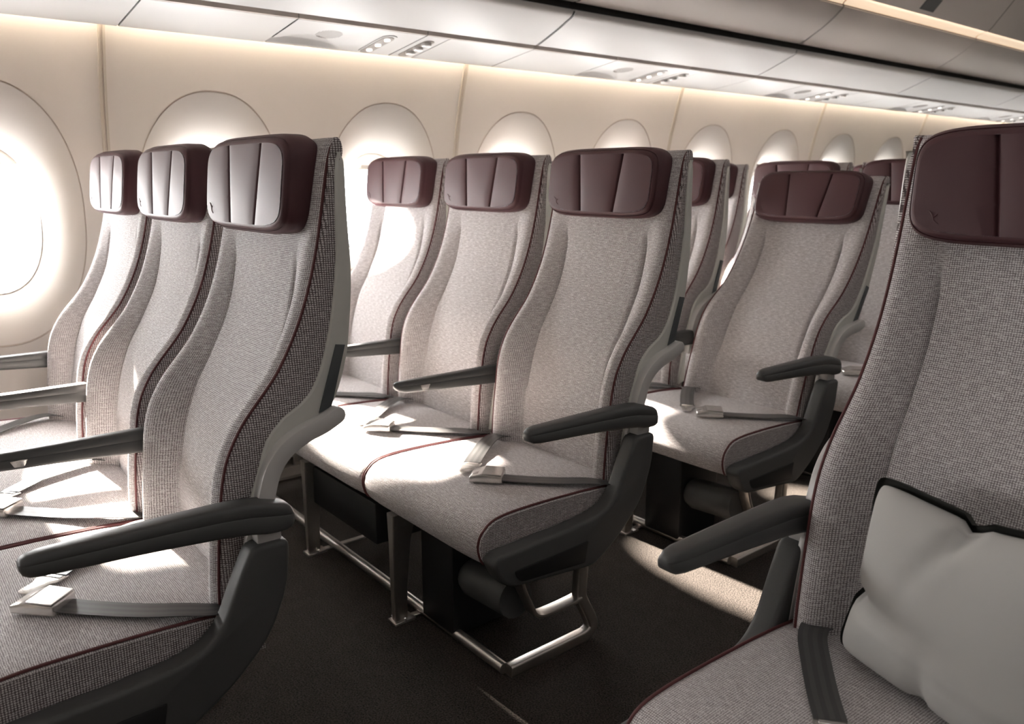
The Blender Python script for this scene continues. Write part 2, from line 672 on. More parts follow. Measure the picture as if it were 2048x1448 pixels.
# --- dado strip with an air grille at the foot of the wall
bm = bmesh.new()
prof = [(-2.80, 0.0), (-2.795, 0.012), (-2.80, 0.045), (-2.83, 0.050), (-2.83, 0.075), (-2.81, 0.080), (-2.83, 0.16), (-2.90, 0.17), (-2.90, 0.0)]
loft(bm, [[(x, y, z) for x, z in prof] for y in (YA, YB)])
y = YA + 0.05
while y < 4.5:
    box(bm, -2.832, -2.806, y, y + 0.006, 0.048, 0.078)
    y += 0.05
finish('baseboard_left', bm, M['baseboard'], kind='structure', angle=30)

# --- floor
bm = bmesh.new()
bm.faces.new([bm.verts.new(p) for p in ((-2.95, YA - 0.3, 0), (3.0, YA - 0.3, 0), (3.0, YB + 0.3, 0), (-2.95, YB + 0.3, 0))])
finish('floor', bm, M['carpet'], kind='structure', smooth=False)

# --- ceiling vault, right wall and end walls (close the cabin)
bm = bmesh.new()
cp = [(-2.062, 1.932), (-2.04, 1.955), (-2.0, 2.008), (-1.944, 2.082), (-1.86, 2.17), (-1.72, 2.25), (-1.4, 2.33), (-0.7, 2.37), (0.5, 2.37), (1.4, 2.33), (1.9, 2.15)]
JY = [0.737 - 4 * 1.472, 0.737 - 2 * 1.472, 0.737 - 1.472, 0.737, 2.207, 3.69, 5.14, 6.60, 8.29]
for a, b in zip(JY, JY[1:]):
    loft(bm, [[(x, y, z) for y in (a + 0.004, b - 0.004)] for x, z in cp], close=False)
loft(bm, [[(x, y, z + 0.02) for y in (YA - 0.3, YB + 0.3)] for x, z in cp], close=False, mi=lambda i: 1)
finish('ceiling', bm, [M['ceil'], M['gap']], kind='structure')
bm = bmesh.new()
loft(bm, [[(x, y, z) for y in (YA - 0.3, YB + 0.3)] for x, z in ((1.85, 2.2), (2.3, 1.9), (2.7, 1.62), (2.95, 1.3), (3.0, 0.9), (2.9, -0.02))], close=False)
finish('wall_right', bm, M['wall'], kind='structure')
for nm, y in (('wall_front', YA), ('wall_rear', YB)):
    bm = bmesh.new()
    bm.faces.new([bm.verts.new(p) for p in ((-3.05, y, -0.02), (3.05, y, -0.02), (3.05, y, 2.45), (-3.05, y, 2.45))])
    finish(nm, bm, M['wall'], kind='structure', smooth=False)


# ================================================================== OVERHEAD
def yext(bm, prof, y0, y1):
    """extrude a closed (x,z) outline along the cabin"""
    loft(bm, [[(x, y, z) for x, z in prof] for y in (y0, y1)])


def offset_profile(line, d):
    """closed outline of a sheet following line, d thick upwards"""
    up = []
    for i, p in enumerate(line):
        a, b = Vector(line[max(i - 1, 0)]), Vector(line[min(i + 1, len(line) - 1)])
        t = (b - a).normalized()
        up.append((p[0] - t.y * d, p[1] + t.x * d))
    return list(line) + up[::-1]


PSU0, PSU1 = (-2.855, 1.5866), (-2.581, 1.623)
KP = (PSU1[1] - PSU0[1]) / (PSU1[0] - PSU0[0])


def psu_z(x):
    return PSU0[1] + (x - PSU0[0]) * KP


PSU_LINE = [(-2.863, 1.600), (-2.863, 1.591), (-2.855, 1.5866), (-2.581, 1.623)]
RAIL_LINE = [(-2.579, 1.6235), (-2.572, 1.6245), (-2.570, 1.640)]
LOW_LINE = [(-2.566, 1.640), (-2.556, 1.636), (-2.50, 1.655), (-2.43, 1.682), (-2.362, 1.711), (-2.349, 1.719), (-2.343, 1.727), (-2.343, 1.736), (-2.36, 1.742)]
DOOR_LINE = [(-2.345, 1.763), (-2.322, 1.763), (-2.30, 1.772), (-2.257, 1.796), (-2.22, 1.816), (-2.183, 1.840), (-2.160, 1.857), (-2.142, 1.873), (-2.124, 1.888), (-2.116, 1.896), (-2.120, 1.903)]
COVE_LINE = [(-2.120, 1.907), (-2.118, 1.914), (-2.108, 1.922), (-2.085, 1.930), (-2.062, 1.934)]


def pill(cx, cy, la, wa, n=8):
    """stadium outline, long along x"""
    pts = []
    for i in range(n + 1):
        t = -math.pi / 2 + math.pi * i / n
        pts.append((cx + la / 2 - wa / 2 + math.cos(t) * wa / 2, cy + math.sin(t) * wa / 2))
    for i in range(n + 1):
        t = math.pi / 2 + math.pi * i / n
        pts.append((cx - la / 2 + wa / 2 + math.cos(t) * wa / 2, cy + math.sin(t) * wa / 2))
    return pts


where = ['beside the camera, out of frame', 'just ahead of the camera, out of frame', 'nearest, cut by the top left corner', 'over the second row, in sharp focus', 'over the third and fourth rows',
         'fourth from the left, blurred', 'second farthest from the camera', 'farthest, at the right edge']
for i, (a, b) in enumerate(zip(JY, JY[1:])):
    if i < 2:
        continue
    g = 0.0065
    # ---- overhead bin
    t = empty('overhead_bin', 'white overhead bin with curved beige door, ' + where[i], 'overhead bin', (-2.35, (a + b) / 2, 1.72), 'overhead bins along the window side')
    off = Vector((-2.35, (a + b) / 2, 1.72))

    def part(nm, fn, m, par=t, **kw):
        bm = bmesh.new()
        fn(bm)
        bmesh.ops.translate(bm, verts=bm.verts[:], vec=-off)
        return finish(nm, bm, m, par, **kw)
    part('lower_panel', lambda bm: yext(bm, offset_profile(LOW_LINE, 0.006), a + g, b - g), M['white'])
    part('door', lambda bm: yext(bm, offset_profile(DOOR_LINE, 0.006), a + g, b - g), M['bin'])
    part('bin_body', lambda bm: yext(bm, [(-2.575, 1.654), (-2.50, 1.669), (-2.43, 1.696), (-2.372, 1.724), (-2.368, 1.768), (-2.334, 1.777), (-2.269, 1.811), (-2.195, 1.855),
                                             (-2.154, 1.889), (-2.136, 1.908), (-2.125, 1.928), (-2.09, 1.938), (-2.09, 1.97), (-2.575, 1.97)], a + 0.0005, b - 0.0005), M['gap'])
    part('cove_light_cover', lambda bm: yext(bm, offset_profile(COVE_LINE, 0.003), a + g, b - g), M['cove2'])
    # ---- passenger service panel row
    t2 = empty('service_panel', 'white service panel strip with lamps and vents, ' + where[i], 'service panel', (-2.72, (a + b) / 2, 1.6), 'passenger service panels under the bins')
    off = Vector((-2.72, (a + b) / 2, 1.6))

    def part2(nm, fn, m, par=t2, **kw):
        bm = bmesh.new()
        fn(bm)
        bmesh.ops.translate(bm, verts=bm.verts[:], vec=-off)
        return finish(nm, bm, m, par, **kw)
    part2('panel_backing', lambda bm: yext(bm, [(-2.862, 1.594), (-2.847, 1.594), (-2.842, 1.618), (-2.58, 1.648), (-2.58, 1.665), (-2.842, 1.632)], a + 0.001, b - 0.001), M['gap'])
    j1, j2, j3 = a + 0.475, a + 0.968, a + 1.071
    for y0, y1 in ((a, j1), (j2, j3), (j3, b)):
        part2('vent_panel' if y0 == j2 else 'blank_panel', lambda bm: yext(bm, offset_profile(PSU_LINE, 0.005), y0 + 0.003, y1 - 0.003), M['white'])

    def speaker_panel(bm):
        # grid with a pressed thumb scoop and a soft dish behind the grille
        nx, ny = 40, 60
        rows = []
        for ix in range(nx + 1):
            x = PSU0[0] + (PSU1[0] - PSU0[0]) * ix / nx
            r = []
            for iy in range(ny + 1):
                y = j1 + 0.003 + (j2 - j1 - 0.006) * iy / ny
                dz = 0.0
                # scoop
                sx, sy = (x + 2.845) / 0.125, (y - (j1 + 0.115)) / (0.10 + 0.06 * sstep(-2.75, -2.86, x))
                q = sx * sx + sy * sy
                if sx > 0 and q < 1:
                    dz += 0.022 * (1 - q) ** 0.5 * sstep(0.0, 0.10, sx)
                # dish to the right of the grille
                gx, gy = (x + 2.70) / 0.10, (y - (j1 + 0.29)) / 0.075
                q = gx * gx + gy * gy
                if q < 1:
                    dz += 0.006 * (1 - q) ** 2
                r.append((x, y, psu_z(x) + dz))
            rows.append(r)
        loft(bm, rows, close=False)
        yext(bm, [(-2.863, 1.600), (-2.863, 1.591), (-2.855, 1.5866), (-2.855, 1.600)], j1 + 0.003, j2 - 0.003)
    sp = part2('speaker_panel', speaker_panel, M['white'], angle=60)
    detail = 1 <= i <= 3

    def grille(bm):
        cx, cy, r = -2.692, j1 + 0.165, 0.046
        nn = 13
        for q in range(nn):
            u = -r + 2 * r * (q + 0.5) / nn
            h = math.sqrt(max(0, r * r - u * u))
            yy = cy + u
            vs = [bm.verts.new(p) for p in ((cx - h, yy - 0.0011, psu_z(cx - h) - 0.0006), (cx + h, yy - 0.0011, psu_z(cx + h) - 0.0006),
                                            (cx + h, yy + 0.0011, psu_z(cx + h) - 0.0006), (cx - h, yy + 0.0011, psu_z(cx - h) - 0.0006))]
            vt = [bm.verts.new(v.co + Vector((0, 0, 0.004))) for v in vs]
            bm.faces.new(vs)
            for e in range(4):
                bm.faces.new((vs[e], vs[(e + 1) % 4], vt[(e + 1) % 4], vt[e]))
    part2('speaker_grille', grille, M['recess'], sp, smooth=False)

    def plate(bm, outl, dz, th):
        vs = [[bm.verts.new((x, y, psu_z(x) + dz - s * th)) for x, y in outl] for s in (0, 1)]
        n = len(outl)
        for e in range(n):
            bm.faces.new((vs[0][e], vs[0][(e + 1) % n], vs[1][(e + 1) % n], vs[1][e]))
        bm.faces.new(vs[1])
        bm.faces.new(vs[0][::-1])
    bz = part2('reading_light_bezel', lambda bm: plate(bm, pill(-2.733, j1 + 0.378, 0.225, 0.062), 0.002, 0.005), M['white'], sp)
    part2('light_recess', lambda bm: plate(bm, pill(-2.735, j1 + 0.376, 0.205, 0.046), 0.0, 0.0048), M['recess'], sp)
    for x in (-2.787, -2.722, -2.656):
        def disc(bm, x=x):
            plate(bm, [(x + 0.011 * math.cos(q * math.pi / 6), j1 + 0.374 + 0.011 * math.sin(q * math.pi / 6)) for q in range(12)], 0.0, 0.010)
        part2('reading_lamp', disc, M['lamp'], sp, angle=30)
    vb = part2('vent_recess', lambda bm: plate(bm, pill(-2.733, j2 + 0.05, 0.215, 0.046), 0.001, 0.003), M['recess'])
    for x in (-2.772, -2.718, -2.660):
        def noz(bm, x=x):
            rings = []
            for r_, h in ((0.019, 0.0), (0.019, 0.010), (0.015, 0.013), (0.011, 0.010), (0.007, 0.010)):
                rings.append([(x + r_ * math.cos(q * math.pi / 7), j2 + 0.05 + r_ * math.sin(q * math.pi / 7), psu_z(x) - h) for q in range(14)])
            loft(bm, rings)
        part2('air_nozzle', noz, M['bracket'], vb)
    for y0, y1 in ((a, j1), (j1, j2), (j2, b)):
        part2('rail', lambda bm: yext(bm, offset_profile(RAIL_LINE, 0.004), y0 + 0.002, y1 - 0.002), M['taupe'])
    # ---- warm strip lamp in the cove behind the service panel
    bm = bmesh.new()
    box(bm, -2.862, -2.850, a + 0.01, b - 0.01, 1.640, 1.650)
    o = finish('strip_light', bm, M['cove'], smooth=False)
    o['label'] = 'warm strip light above the cream wall, ' + where[i]
    o['category'] = 'light'
    o['group'] = 'strip lights washing the window wall'

# plain lining ahead of the first bin (beside the camera, out of frame)
bm = bmesh.new()
loft(bm, [[(x, y, z) for y in (YA - 0.1, JY[2])] for x, z in PSU_LINE[1:] + LOW_LINE[:-1] + DOOR_LINE[1:-1] + COVE_LINE], close=False)
finish('trim_20', bm, M['white'], kind='structure')

# latch plate on the ceiling
bm = bmesh.new()
vs = [(-2.045, 4.27, 1.9475), (-2.045, 4.41, 1.9475), (-2.006, 4.42, 2.0), (-2.006, 4.28, 2.0)]
nrm = Vector((0.79, 0, -0.61)) * 0.004
lo = [bm.verts.new(Vector(p) + nrm) for p in vs]
hi = [bm.verts.new(Vector(p) - nrm) for p in vs]
bm.faces.new(lo)
for e in range(4):
    bm.faces.new((lo[e], lo[(e + 1) % 4], hi[(e + 1) % 4], hi[e]))
o = finish('latch_plate', bm, M['slot'], smooth=False)
o['label'] = 'small dark latch plate on the grey ceiling panel'
o['category'] = 'plate'

# ================================================================== SEATS
PIPE = [(0.36, 0.398), (0.42, 0.400), (0.5, 0.406), (0.55, 0.412), (0.6, 0.418), (0.65, 0.430), (0.7, 0.455), (0.8, 0.535), (0.9, 0.585),
        (1.0, 0.615), (1.1, 0.635), (1.15, 0.645), (1.175, 0.653), (1.188, 0.663), (1.2, 0.675)]
CENT = [(0.36, 0.462), (0.42, 0.462), (0.5, 0.465), (0.6, 0.480), (0.7, 0.512), (0.78, 0.557), (0.87, 0.598), (0.96, 0.618), (1.03, 0.627),
        (1.1, 0.636), (1.15, 0.646), (1.175, 0.653), (1.188, 0.663), (1.2, 0.675)]
EDGE = [(0.36, 0.425), (0.41, 0.431), (0.5, 0.445), (0.59, 0.465), (0.622, 0.477), (0.678, 0.497), (0.715, 0.530), (0.742, 0.575), (0.787, 0.603), (0.859, 0.625),
        (0.931, 0.639), (1.0, 0.647), (1.073, 0.649), (1.12, 0.651), (1.15, 0.655), (1.165, 0.660), (1.188, 0.667), (1.2, 0.672)]
REAR = [(0.36, 0.45), (0.41, 0.462), (0.5, 0.478), (0.58, 0.498), (0.62, 0.515), (0.67, 0.552), (0.70, 0.605), (0.72, 0.632), (0.75, 0.650), (0.834, 0.674),
        (0.97, 0.686), (1.065, 0.683), (1.13, 0.682), (1.17, 0.680)]


def fb(z):
    return smooth_tab(PIPE, z), smooth_tab(CENT, z), smooth_tab(EDGE, z)


def back_front_y(x, z):
    yp, yc, _ = fb(z)
    ax = abs(x)
    gx = 0.147
    y = yc + (yp - yc) * sstep(gx, 0.198, ax)
    dart = 0.012 * math.exp(-((ax - gx) / 0.0042) ** 2) * sstep(0.50, 0.62, z) * (1 - sstep(0.93, 0.99, z))
    soft = 0.003 * math.cos(min(ax / gx, 1) * math.pi / 2)
    edge = 0.010 * max(0, (ax - 0.205) / 0.017) ** 2
    return y + dart - soft + edge


def mesh_backrest():
    bm = bmesh.new()
    xs = [0, 0.03, 0.06, 0.09, 0.115, 0.132, 0.139, 0.143, 0.147, 0.151, 0.155, 0.162, 0.172, 0.184, 0.196, 0.207, 0.215, 0.222]
    xs = [-x for x in xs[:0:-1]] + xs
    zl = [0.36, 0.38] + [0.40 + 0.02 * i for i in range(38)] + [1.15, 1.158, 1.165, 1.171, 1.176, 1.180, 1.184, 1.188]
    rings = []
    for z in zl:
        yp, yc, ye = fb(z)
        r = [(x, back_front_y(x, z), z) for x in xs]
        ye = max(ye, yp + 0.012)
        rear = max(ye, yc) + 0.016
        p1, p2, p3 = yp + 0.014 + (ye - yp) * 0.05, yp * 0.5 + ye * 0.5 + 0.005, ye + 0.008
        k = sstep(1.13, 1.165, z)
        rt = smooth_tab([(1.13, 0.676), (1.165, 0.682), (1.176, 0.681), (1.184, 0.677), (1.192, 0.671)], z)
        rear += (rt - rear) * k
        p1 += (yp + (rear - yp) * 0.22 - p1) * k
        p2 += (yp + (rear - yp) * 0.55 - p2) * k
        p3 += (yp + (rear - yp) * 0.86 - p3) * k
        r += [(0.229, p1, z), (0.2345, p2, z), (0.237, p3, z), (0.225, rear, z), (-0.225, rear, z), (-0.237, p3, z), (-0.2345, p2, z), (-0.229, p1, z)]
        rings.append(r)
    last = rings[-1]
    rings.append([(x * 0.985, 0.669 + 0.4 * (y - 0.669), z + 0.003) for x, y, z in last])
    n = len(xs)
    vs, fs = loft(bm, rings, mi=lambda i: 0 if i < n - 1 else 1)
    mid = rings[len(rings) // 2]
    us = cum(mid)
    per = us[-1] + (Vector(mid[0]) - Vector(mid[-1])).length
    set_uv(bm, vs, us, cum([r[n // 2] for r in rings]), per)
    uvl = bm.loops.layers.uv.verify()
    for f in bm.faces:
        if f.material_index == 1 or len(f.verts) > 4:
            for l in f.loops:
                l[uvl].uv = (l.vert.co.y, l.vert.co.z)
    return bm


def pipe_path(s, z0=0.385, z1=1.186):
    pts = []
    for i in range(60):
        z = z0 + (z1 - z0) * i / 59
        pts.append((s * 0.2235, smooth_tab(PIPE, z) + 0.0095, z))
    return pts


def mesh_tube(path, r, n=8):
    bm = bmesh.new()
    sweep(bm, path, circ(r, n), up=(0.0, -1, 0.35))
    return bm


def mesh_shell():
    bm = bmesh.new()
    rings = []
    zl = [0.40 + 0.0175 * i for i in range(43)] + [1.145, 1.153, 1.16, 1.166]
    for z in zl:
        yf = smooth_tab(EDGE, z) + 0.008
        yr = max(smooth_tab(REAR, z), yf + 0.010)
        k = 0.012
        h = 0.243
        if z > 1.14:
            yr -= 0.008 * sstep(1.15, 1.172, z)
        yi = max(yf, smooth_tab(CENT, z) + 0.018)
        yrc = max(yr, yi + 0.012)
        rings.append([(-h + 0.003, yf, z), (-0.229, yf, z), (-0.226, yi, z), (0.226, yi, z), (0.229, yf, z), (h - 0.003, yf, z), (h, yf + 0.003, z), (h, yr - k, z), (h - k * 0.4, yr - k * 0.3, z), (h - k * 1.4, yrc, z),
                      (-h + k * 1.4, yrc, z), (-h + k * 0.4, yr - k * 0.3, z), (-h, yr - k, z), (-h, yf + 0.003, z)])
    loft(bm, rings)
    return bm


def mesh_tray_arm(s):
    bm = bmesh.new()
    poly = [(0.643, 0.834), (0.661, 0.831), (0.629, 0.722), (0.604, 0.714)]
    slab(bm, poly, min(s * 0.232, s * 0.2465), max(s * 0.232, s * 0.2465), 0.002, 2)
    return bm


def mesh_recline_bracket(s):
    bm = bmesh.new()
    p = smooth_path([(0.632, 0.708), (0.604, 0.695), (0.568, 0.684), (0.532, 0.664), (0.508, 0.635), (0.494, 0.597), (0.484, 0.55), (0.478, 0.51)], 5)
    w = 0.0155
    P = [Vector(q) for q in p]
    left, right = [], []
    for i, q in enumerate(P):
        t = (P[min(i + 1, len(P) - 1)] - P[max(i - 1, 0)]).normalized()
        nn = Vector((-t.y, t.x))
        left.append(tuple(q + nn * w))
        right.append(tuple(q - nn * w))
    t0 = (P[0] - P[1]).normalized()
    capn = [tuple(P[0] + Vector((-t0.y, t0.x)) * (-w) * math.cos(a) * -1 * -1 + t0 * w * math.sin(a)) for a in [math.pi * k / 6 for k in range(1, 6)]]
    n0 = Vector(left[0]) - P[0]
    capn = [tuple(P[0] - n0 * math.cos(a) + t0 * w * math.sin(a)) for a in [math.pi * k / 6 for k in range(1, 6)]]
    slab(bm, left + right[::-1] + capn, min(s * 0.240, s * 0.264), max(s * 0.240, s * 0.264), 0.003, 2)
    return bm


HB, HT = 1.022, 1.201


def head_front(z):
    return 0.578 + (z - 1.036) * 0.115


def head_outline(inset, n=72, ex=5.4):
    hw, hh = 0.200 - inset, (HT - HB) / 2 - inset
    pts = []
    for i in range(n):
        t = 2 * math.pi * i / n
        e = ex
        x, z = sup(hw, hh, e, t)
        # the lower corners are a little tighter and the pad a touch narrower at the foot
        x *= 1 - 0.02 * (-z / hh) * 0.5
        pts.append((x, (HB + HT) / 2 + z))
    return pts


def pad_y(x, z):
    u = (z - HB) / (HT - HB)
    s1 = -0.056 - 0.027 * u
    s2 = 0.058 + 0.022 * u
    y = head_front(z)
    d = min(abs(x - s1), abs(x - s2))
    cut = 0.006 * math.exp(-(d / 0.0025) ** 2) + 0.003 * math.exp(-(d / 0.014) ** 2)
    # cushioned swell of every panel
    lo, hi = (-0.2, s1) if x < s1 else ((s1, s2) if x < s2 else (s2, 0.2))
    m = (x - lo) / (hi - lo)
    swell = 0.0035 * math.sin(math.pi * max(0, min(1, m))) * math.sin(math.pi * max(0, min(1, u)))
    return y + cut - swell


def mesh_headrest():
    bm = bmesh.new()
    back = 0.648
    n = 72
    rings = []

    def yb(z):
        return smooth_tab(CENT, min(z, 1.17)) + 0.004
    for ins, f in ((0.004, 1.0), (0.0, 0.86), (0.0, 0.5), (0.001, 0.32), (0.004, 0.235)):
        rings.append([(x, head_front(z) * (1 - f) + yb(z) * f if f < 1 else yb(z), z) for x, z in head_outline(ins, n)])
    # seam groove, then the front pad
    for ins, d in ((0.0055, 0.0085), (0.0068, 0.0100), (0.0080, 0.0065), (0.0100, 0.0030), (0.0130, 0.0008), (0.0165, 0.0)):
        rings.append([(x, head_front(z) + d, z) for x, z in head_outline(ins, n)])
    loft(bm, rings, cap=False)
    cz = (HB + HT) / 2

    yf = pad_y
    # regular fine grid trimmed by the outline gives cleaner seams than polar rings
    gz = 40
    hw, hh = 0.200 - 0.0165, (HT - HB) / 2 - 0.0165
    e = 5.4
    u0 = 0.36
    fine = [0, 0.004, 0.008, 0.013, 0.02, 0.03, 0.05, 0.08, 0.12, 0.17, 0.23, 0.30]
    us = sorted(set([-1, -0.97, -0.93, -0.88, -0.82, 0.82, 0.88, 0.93, 0.97, 1, 0.0] + [sg * u0 + d * f for sg in (-1, 1) for f in fine for d in (-1, 1) if abs(sg * u0 + d * f) < 0.78 and (sg * u0 + d * f) * sg > 0.02]))

    def sq(u, v):
        m = max(abs(u), abs(v))
        l = (abs(u) ** e + abs(v) ** e) ** (1 / e)
        k = m / l if l > 0 else 1
        x, z = u * k * hw, v * k * hh
        return x * (1 + 0.01 * z / hh), z
    rows = []
    for j in range(gz + 1):
        v = -1 + 2 * j / gz
        r = []
        for u in us:
            x, z = sq(u, v)
            w = (z + cz - HB) / (HT - HB)
            for sg, sx in ((-1, -0.056 - 0.027 * w), (1, 0.058 + 0.022 * w)):
                if u * sg > 0:
                    au = abs(u)
                    hat = au / u0 if au < u0 else (1 - au) / (1 - u0)
                    x += hat * (sx - sq(sg * u0, v)[0])
            r.append((x, yf(x, cz + z), cz + z))
        rows.append(r)
    loft(bm, rows, close=False)
    return bm


def mesh_emblem():
    """small pressed leaping-animal mark at the foot of the headrest"""
    bm = bmesh.new()

    def Y(x, z):
        return pad_y(x, z) - 0.0004
    ox, oz = -0.150, 1.064
    body = [(-0.009, 0.0100, 0.0002), (-0.006, 0.0075, 0.0010), (-0.002, 0.0030, 0.0019), (0.0, -0.0015, 0.0018), (0.0005, -0.0045, 0.0012), (0.004, -0.0075, 0.0008), (0.009, -0.0105, 0.0002)]
    head = [(0.0, 0.0005, 0.0010), (0.003, 0.0012, 0.0009), (0.0048, 0.0030, 0.0007), (0.0058, 0.0042, 0.0002)]
    for pth in (body, head):
        rings = []
        for i, (x, z, r) in enumerate(pth):
            a, b = pth[max(i - 1, 0)], pth[min(i + 1, len(pth) - 1)]
            t = Vector((b[0] - a[0], b[1] - a[1])).normalized()
            nn = Vector((-t.y, t.x)) * r
            X, Z = ox + x, oz + z
            rings.append([(X + nn.x, Y(X, Z), Z + nn.y), (X, Y(X, Z) - 0.0007, Z), (X - nn.x, Y(X, Z), Z - nn.y), (X, Y(X, Z) + 0.002, Z)])
        loft(bm, rings)
    return bm


CUSH = [(0.475, 0.385), (0.44, 0.392), (0.38, 0.399), (0.30, 0.405), (0.20, 0.409), (0.12, 0.410), (0.07, 0.408), (0.045, 0.404), (0.028, 0.397), (0.014, 0.385), (0.005, 0.370),
        (0.0, 0.352), (0.001, 0.335), (0.006, 0.318), (0.014, 0.305), (0.03, 0.300), (0.12, 0.300), (0.475, 0.300)]


def mesh_cushion(xl, xr):
    bm = bmesh.new()
    xs = [0.0, 0.004, 0.010, 0.02, 0.04, 0.08, 0.13, 0.2]
    span = xr - xl
    us = xs + [span / 2] + [span - x for x in xs[::-1]]
    rings = []
    for u in us:
        d = min(u, span - u)
        # crown: sides sink and pull in
        k = 1 - min(1, d / 0.10)
        drop = 0.007 * k ** 2.2 + 0.004 * (max(0, 1 - d / 0.012)) ** 2
        r = []
        for i, (y, z) in enumerate(CUSH):
            topness = 1.0 if i <= 9 else (0.6 if i <= 11 else 0.0)
            inn = 0.004 * (max(0, 1 - d / 0.012)) ** 2
            yy = y + (inn + 0.006 * k ** 2 if 6 <= i <= 14 else 0)
            r.append((xl + u, yy, z - drop * topness))
        rings.append(r)
    vs, fs = loft(bm, rings)
    pv = cum([(0, y, z) for y, z in CUSH])
    uvl = bm.loops.layers.uv.verify()
    d = {}
    for u, r in zip(us, vs):
        for i, v in enumerate(r):
            d[v] = (u, pv[i])
    for f in bm.faces:
        for l in f.loops:
            l[uvl].uv = d[l.vert] if len(f.verts) == 4 else (l.vert.co.y, l.vert.co.z)
    for f in bm.faces:
        c = f.calc_center_median()
        if len(f.verts) > 4:
            f.material_index = 1
    return bm


def cushion_pipe(x, sgn):
    pts = [(y + (0.008 if i >= 5 else 0), z - 0.0060 if i < 9 else z - 0.002) for i, (y, z) in enumerate(CUSH[1:15])]
    p = smooth_path([(x - sgn * 0.0030, y, z) for y, z in pts], 4)
    return p


def mesh_armrest(x, style):
    bm = bmesh.new()
    if style == 'aisle':
        st = [(0.1185, 0.577, 0.588, 0.010), (0.122, 0.570, 0.594, 0.0145), (0.130, 0.566, 0.597, 0.0175), (0.148, 0.564, 0.599, 0.020), (0.20, 0.5615, 0.599, 0.0215), (0.27, 0.558, 0.599, 0.023),
              (0.34, 0.553, 0.599, 0.024), (0.41, 0.547, 0.598, 0.025), (0.45, 0.541, 0.595, 0.0255), (0.475, 0.535, 0.591, 0.0255), (0.495, 0.533, 0.585, 0.025), (0.512, 0.533, 0.580, 0.0245), (0.522, 0.536, 0.574, 0.0225), (0.528, 0.541, 0.567, 0.018), (0.531, 0.547, 0.561, 0.011)]
    else:
        st = [(0.109, 0.586, 0.592, 0.006), (0.112, 0.580, 0.596, 0.011), (0.120, 0.573, 0.598, 0.015), (0.135, 0.568, 0.5985, 0.0175), (0.18, 0.565, 0.5985, 0.019), (0.27, 0.560, 0.598, 0.020),
              (0.36, 0.554, 0.598, 0.0205), (0.43, 0.549, 0.598, 0.0205), (0.47, 0.548, 0.597, 0.020)]
    rings = []
    for y, z0, z1, w in st:
        h = z1 - z0
        c = min(0.010, h * 0.3)
        zr = z0 + h * 0.55
        prof = [(-w + 0.004, z0), (w - 0.004, z0), (w - 0.001, z0 + 0.002), (w, z0 + 0.006 if h > 0.02 else z0 + h * .3), (w, zr), (w - 0.0016, zr + 0.0015), (w - 0.001, zr + 0.003), (w - 0.002, z1 - c * 0.9),
                (w - 0.005, z1 - c * 0.25), (w - 0.011 if w > 0.014 else w * 0.4, z1), (-(w - 0.011) if w > 0.014 else -w * 0.4, z1), (-w + 0.005, z1 - c * 0.25), (-w + 0.002, z1 - c * 0.9), (-w + 0.001, zr + 0.003),
                (-w + 0.0016, zr + 0.0015), (-w, zr), (-w, z0 + 0.006 if h > 0.02 else z0 + h * .3), (-w + 0.001, z0 + 0.002)]
        rings.append([(x + a, y, b) for a, b in prof])
    loft(bm, rings)
    return bm


def mesh_button(x):
    bm = bmesh.new()
    poly = rounded_poly([(0.178, 0.5835), (0.210, 0.5835), (0.203, 0.5695), (0.185, 0.5695)], 0.002, 2)
    slab(bm, poly, x + 0.014, x + 0.0215, 0.0015, 2)
    return bm


SUPP = rounded_poly([(0.516, 0.516), (0.509, 0.431), (0.472, 0.345), (0.411, 0.285), (0.358, 0.248), (0.313, 0.224), (0.19, 0.238), (0.065, 0.250), (0.034, 0.272), (0.010, 0.319), (0.024, 0.336),
                     (0.12, 0.340), (0.216, 0.342), (0.31, 0.349), (0.361, 0.363), (0.392, 0.395), (0.415, 0.45), (0.448, 0.518)], [0.016, .04, .04, .04, .03, .03, .04, .04, .03, .018, .04, .03, .03, .03, .03, .03, .03, .016], 4)


def mesh_support(s):
    bm = bmesh.new()
    a, b = sorted((s * 0.2475, s * 0.2925))
    slab(bm, SUPP, a, b, 0.010, 4)
    return bm


def mesh_support_cover(s):
    bm = bmesh.new()
    poly = rounded_poly([(0.066, 0.292), (0.292, 0.296), (0.282, 0.244), (0.082, 0.260)], [0.012, 0.004, 0.004, 0.02], 3)
    a, b = sorted((s * 0.285, s * 0.2945))
    slab(bm, poly, a, b, 0.002, 2)
    return bm


def mesh_pivot(s):
    bm = bmesh.new()
    a, b = sorted((s * 0.252, s * 0.282))
    slab(bm, rounded_poly([(0.462, 0.515), (0.505, 0.515), (0.505, 0.535), (0.462, 0.54)], 0.004, 2), a, b, 0.003, 2)
    a, b = sorted((s * 0.246, s * 0.256))
    slab(bm, rounded_poly([(0.425, 0.37), (0.45, 0.37), (0.478, 0.46), (0.478, 0.53), (0.455, 0.53), (0.44, 0.46)], 0.008, 2), a, b, 0.002, 2)
    return bm


def cush_top(x, y):
    tab = sorted((yy, zz) for yy, zz in CUSH[:9])
    return smooth_tab(tab, y)


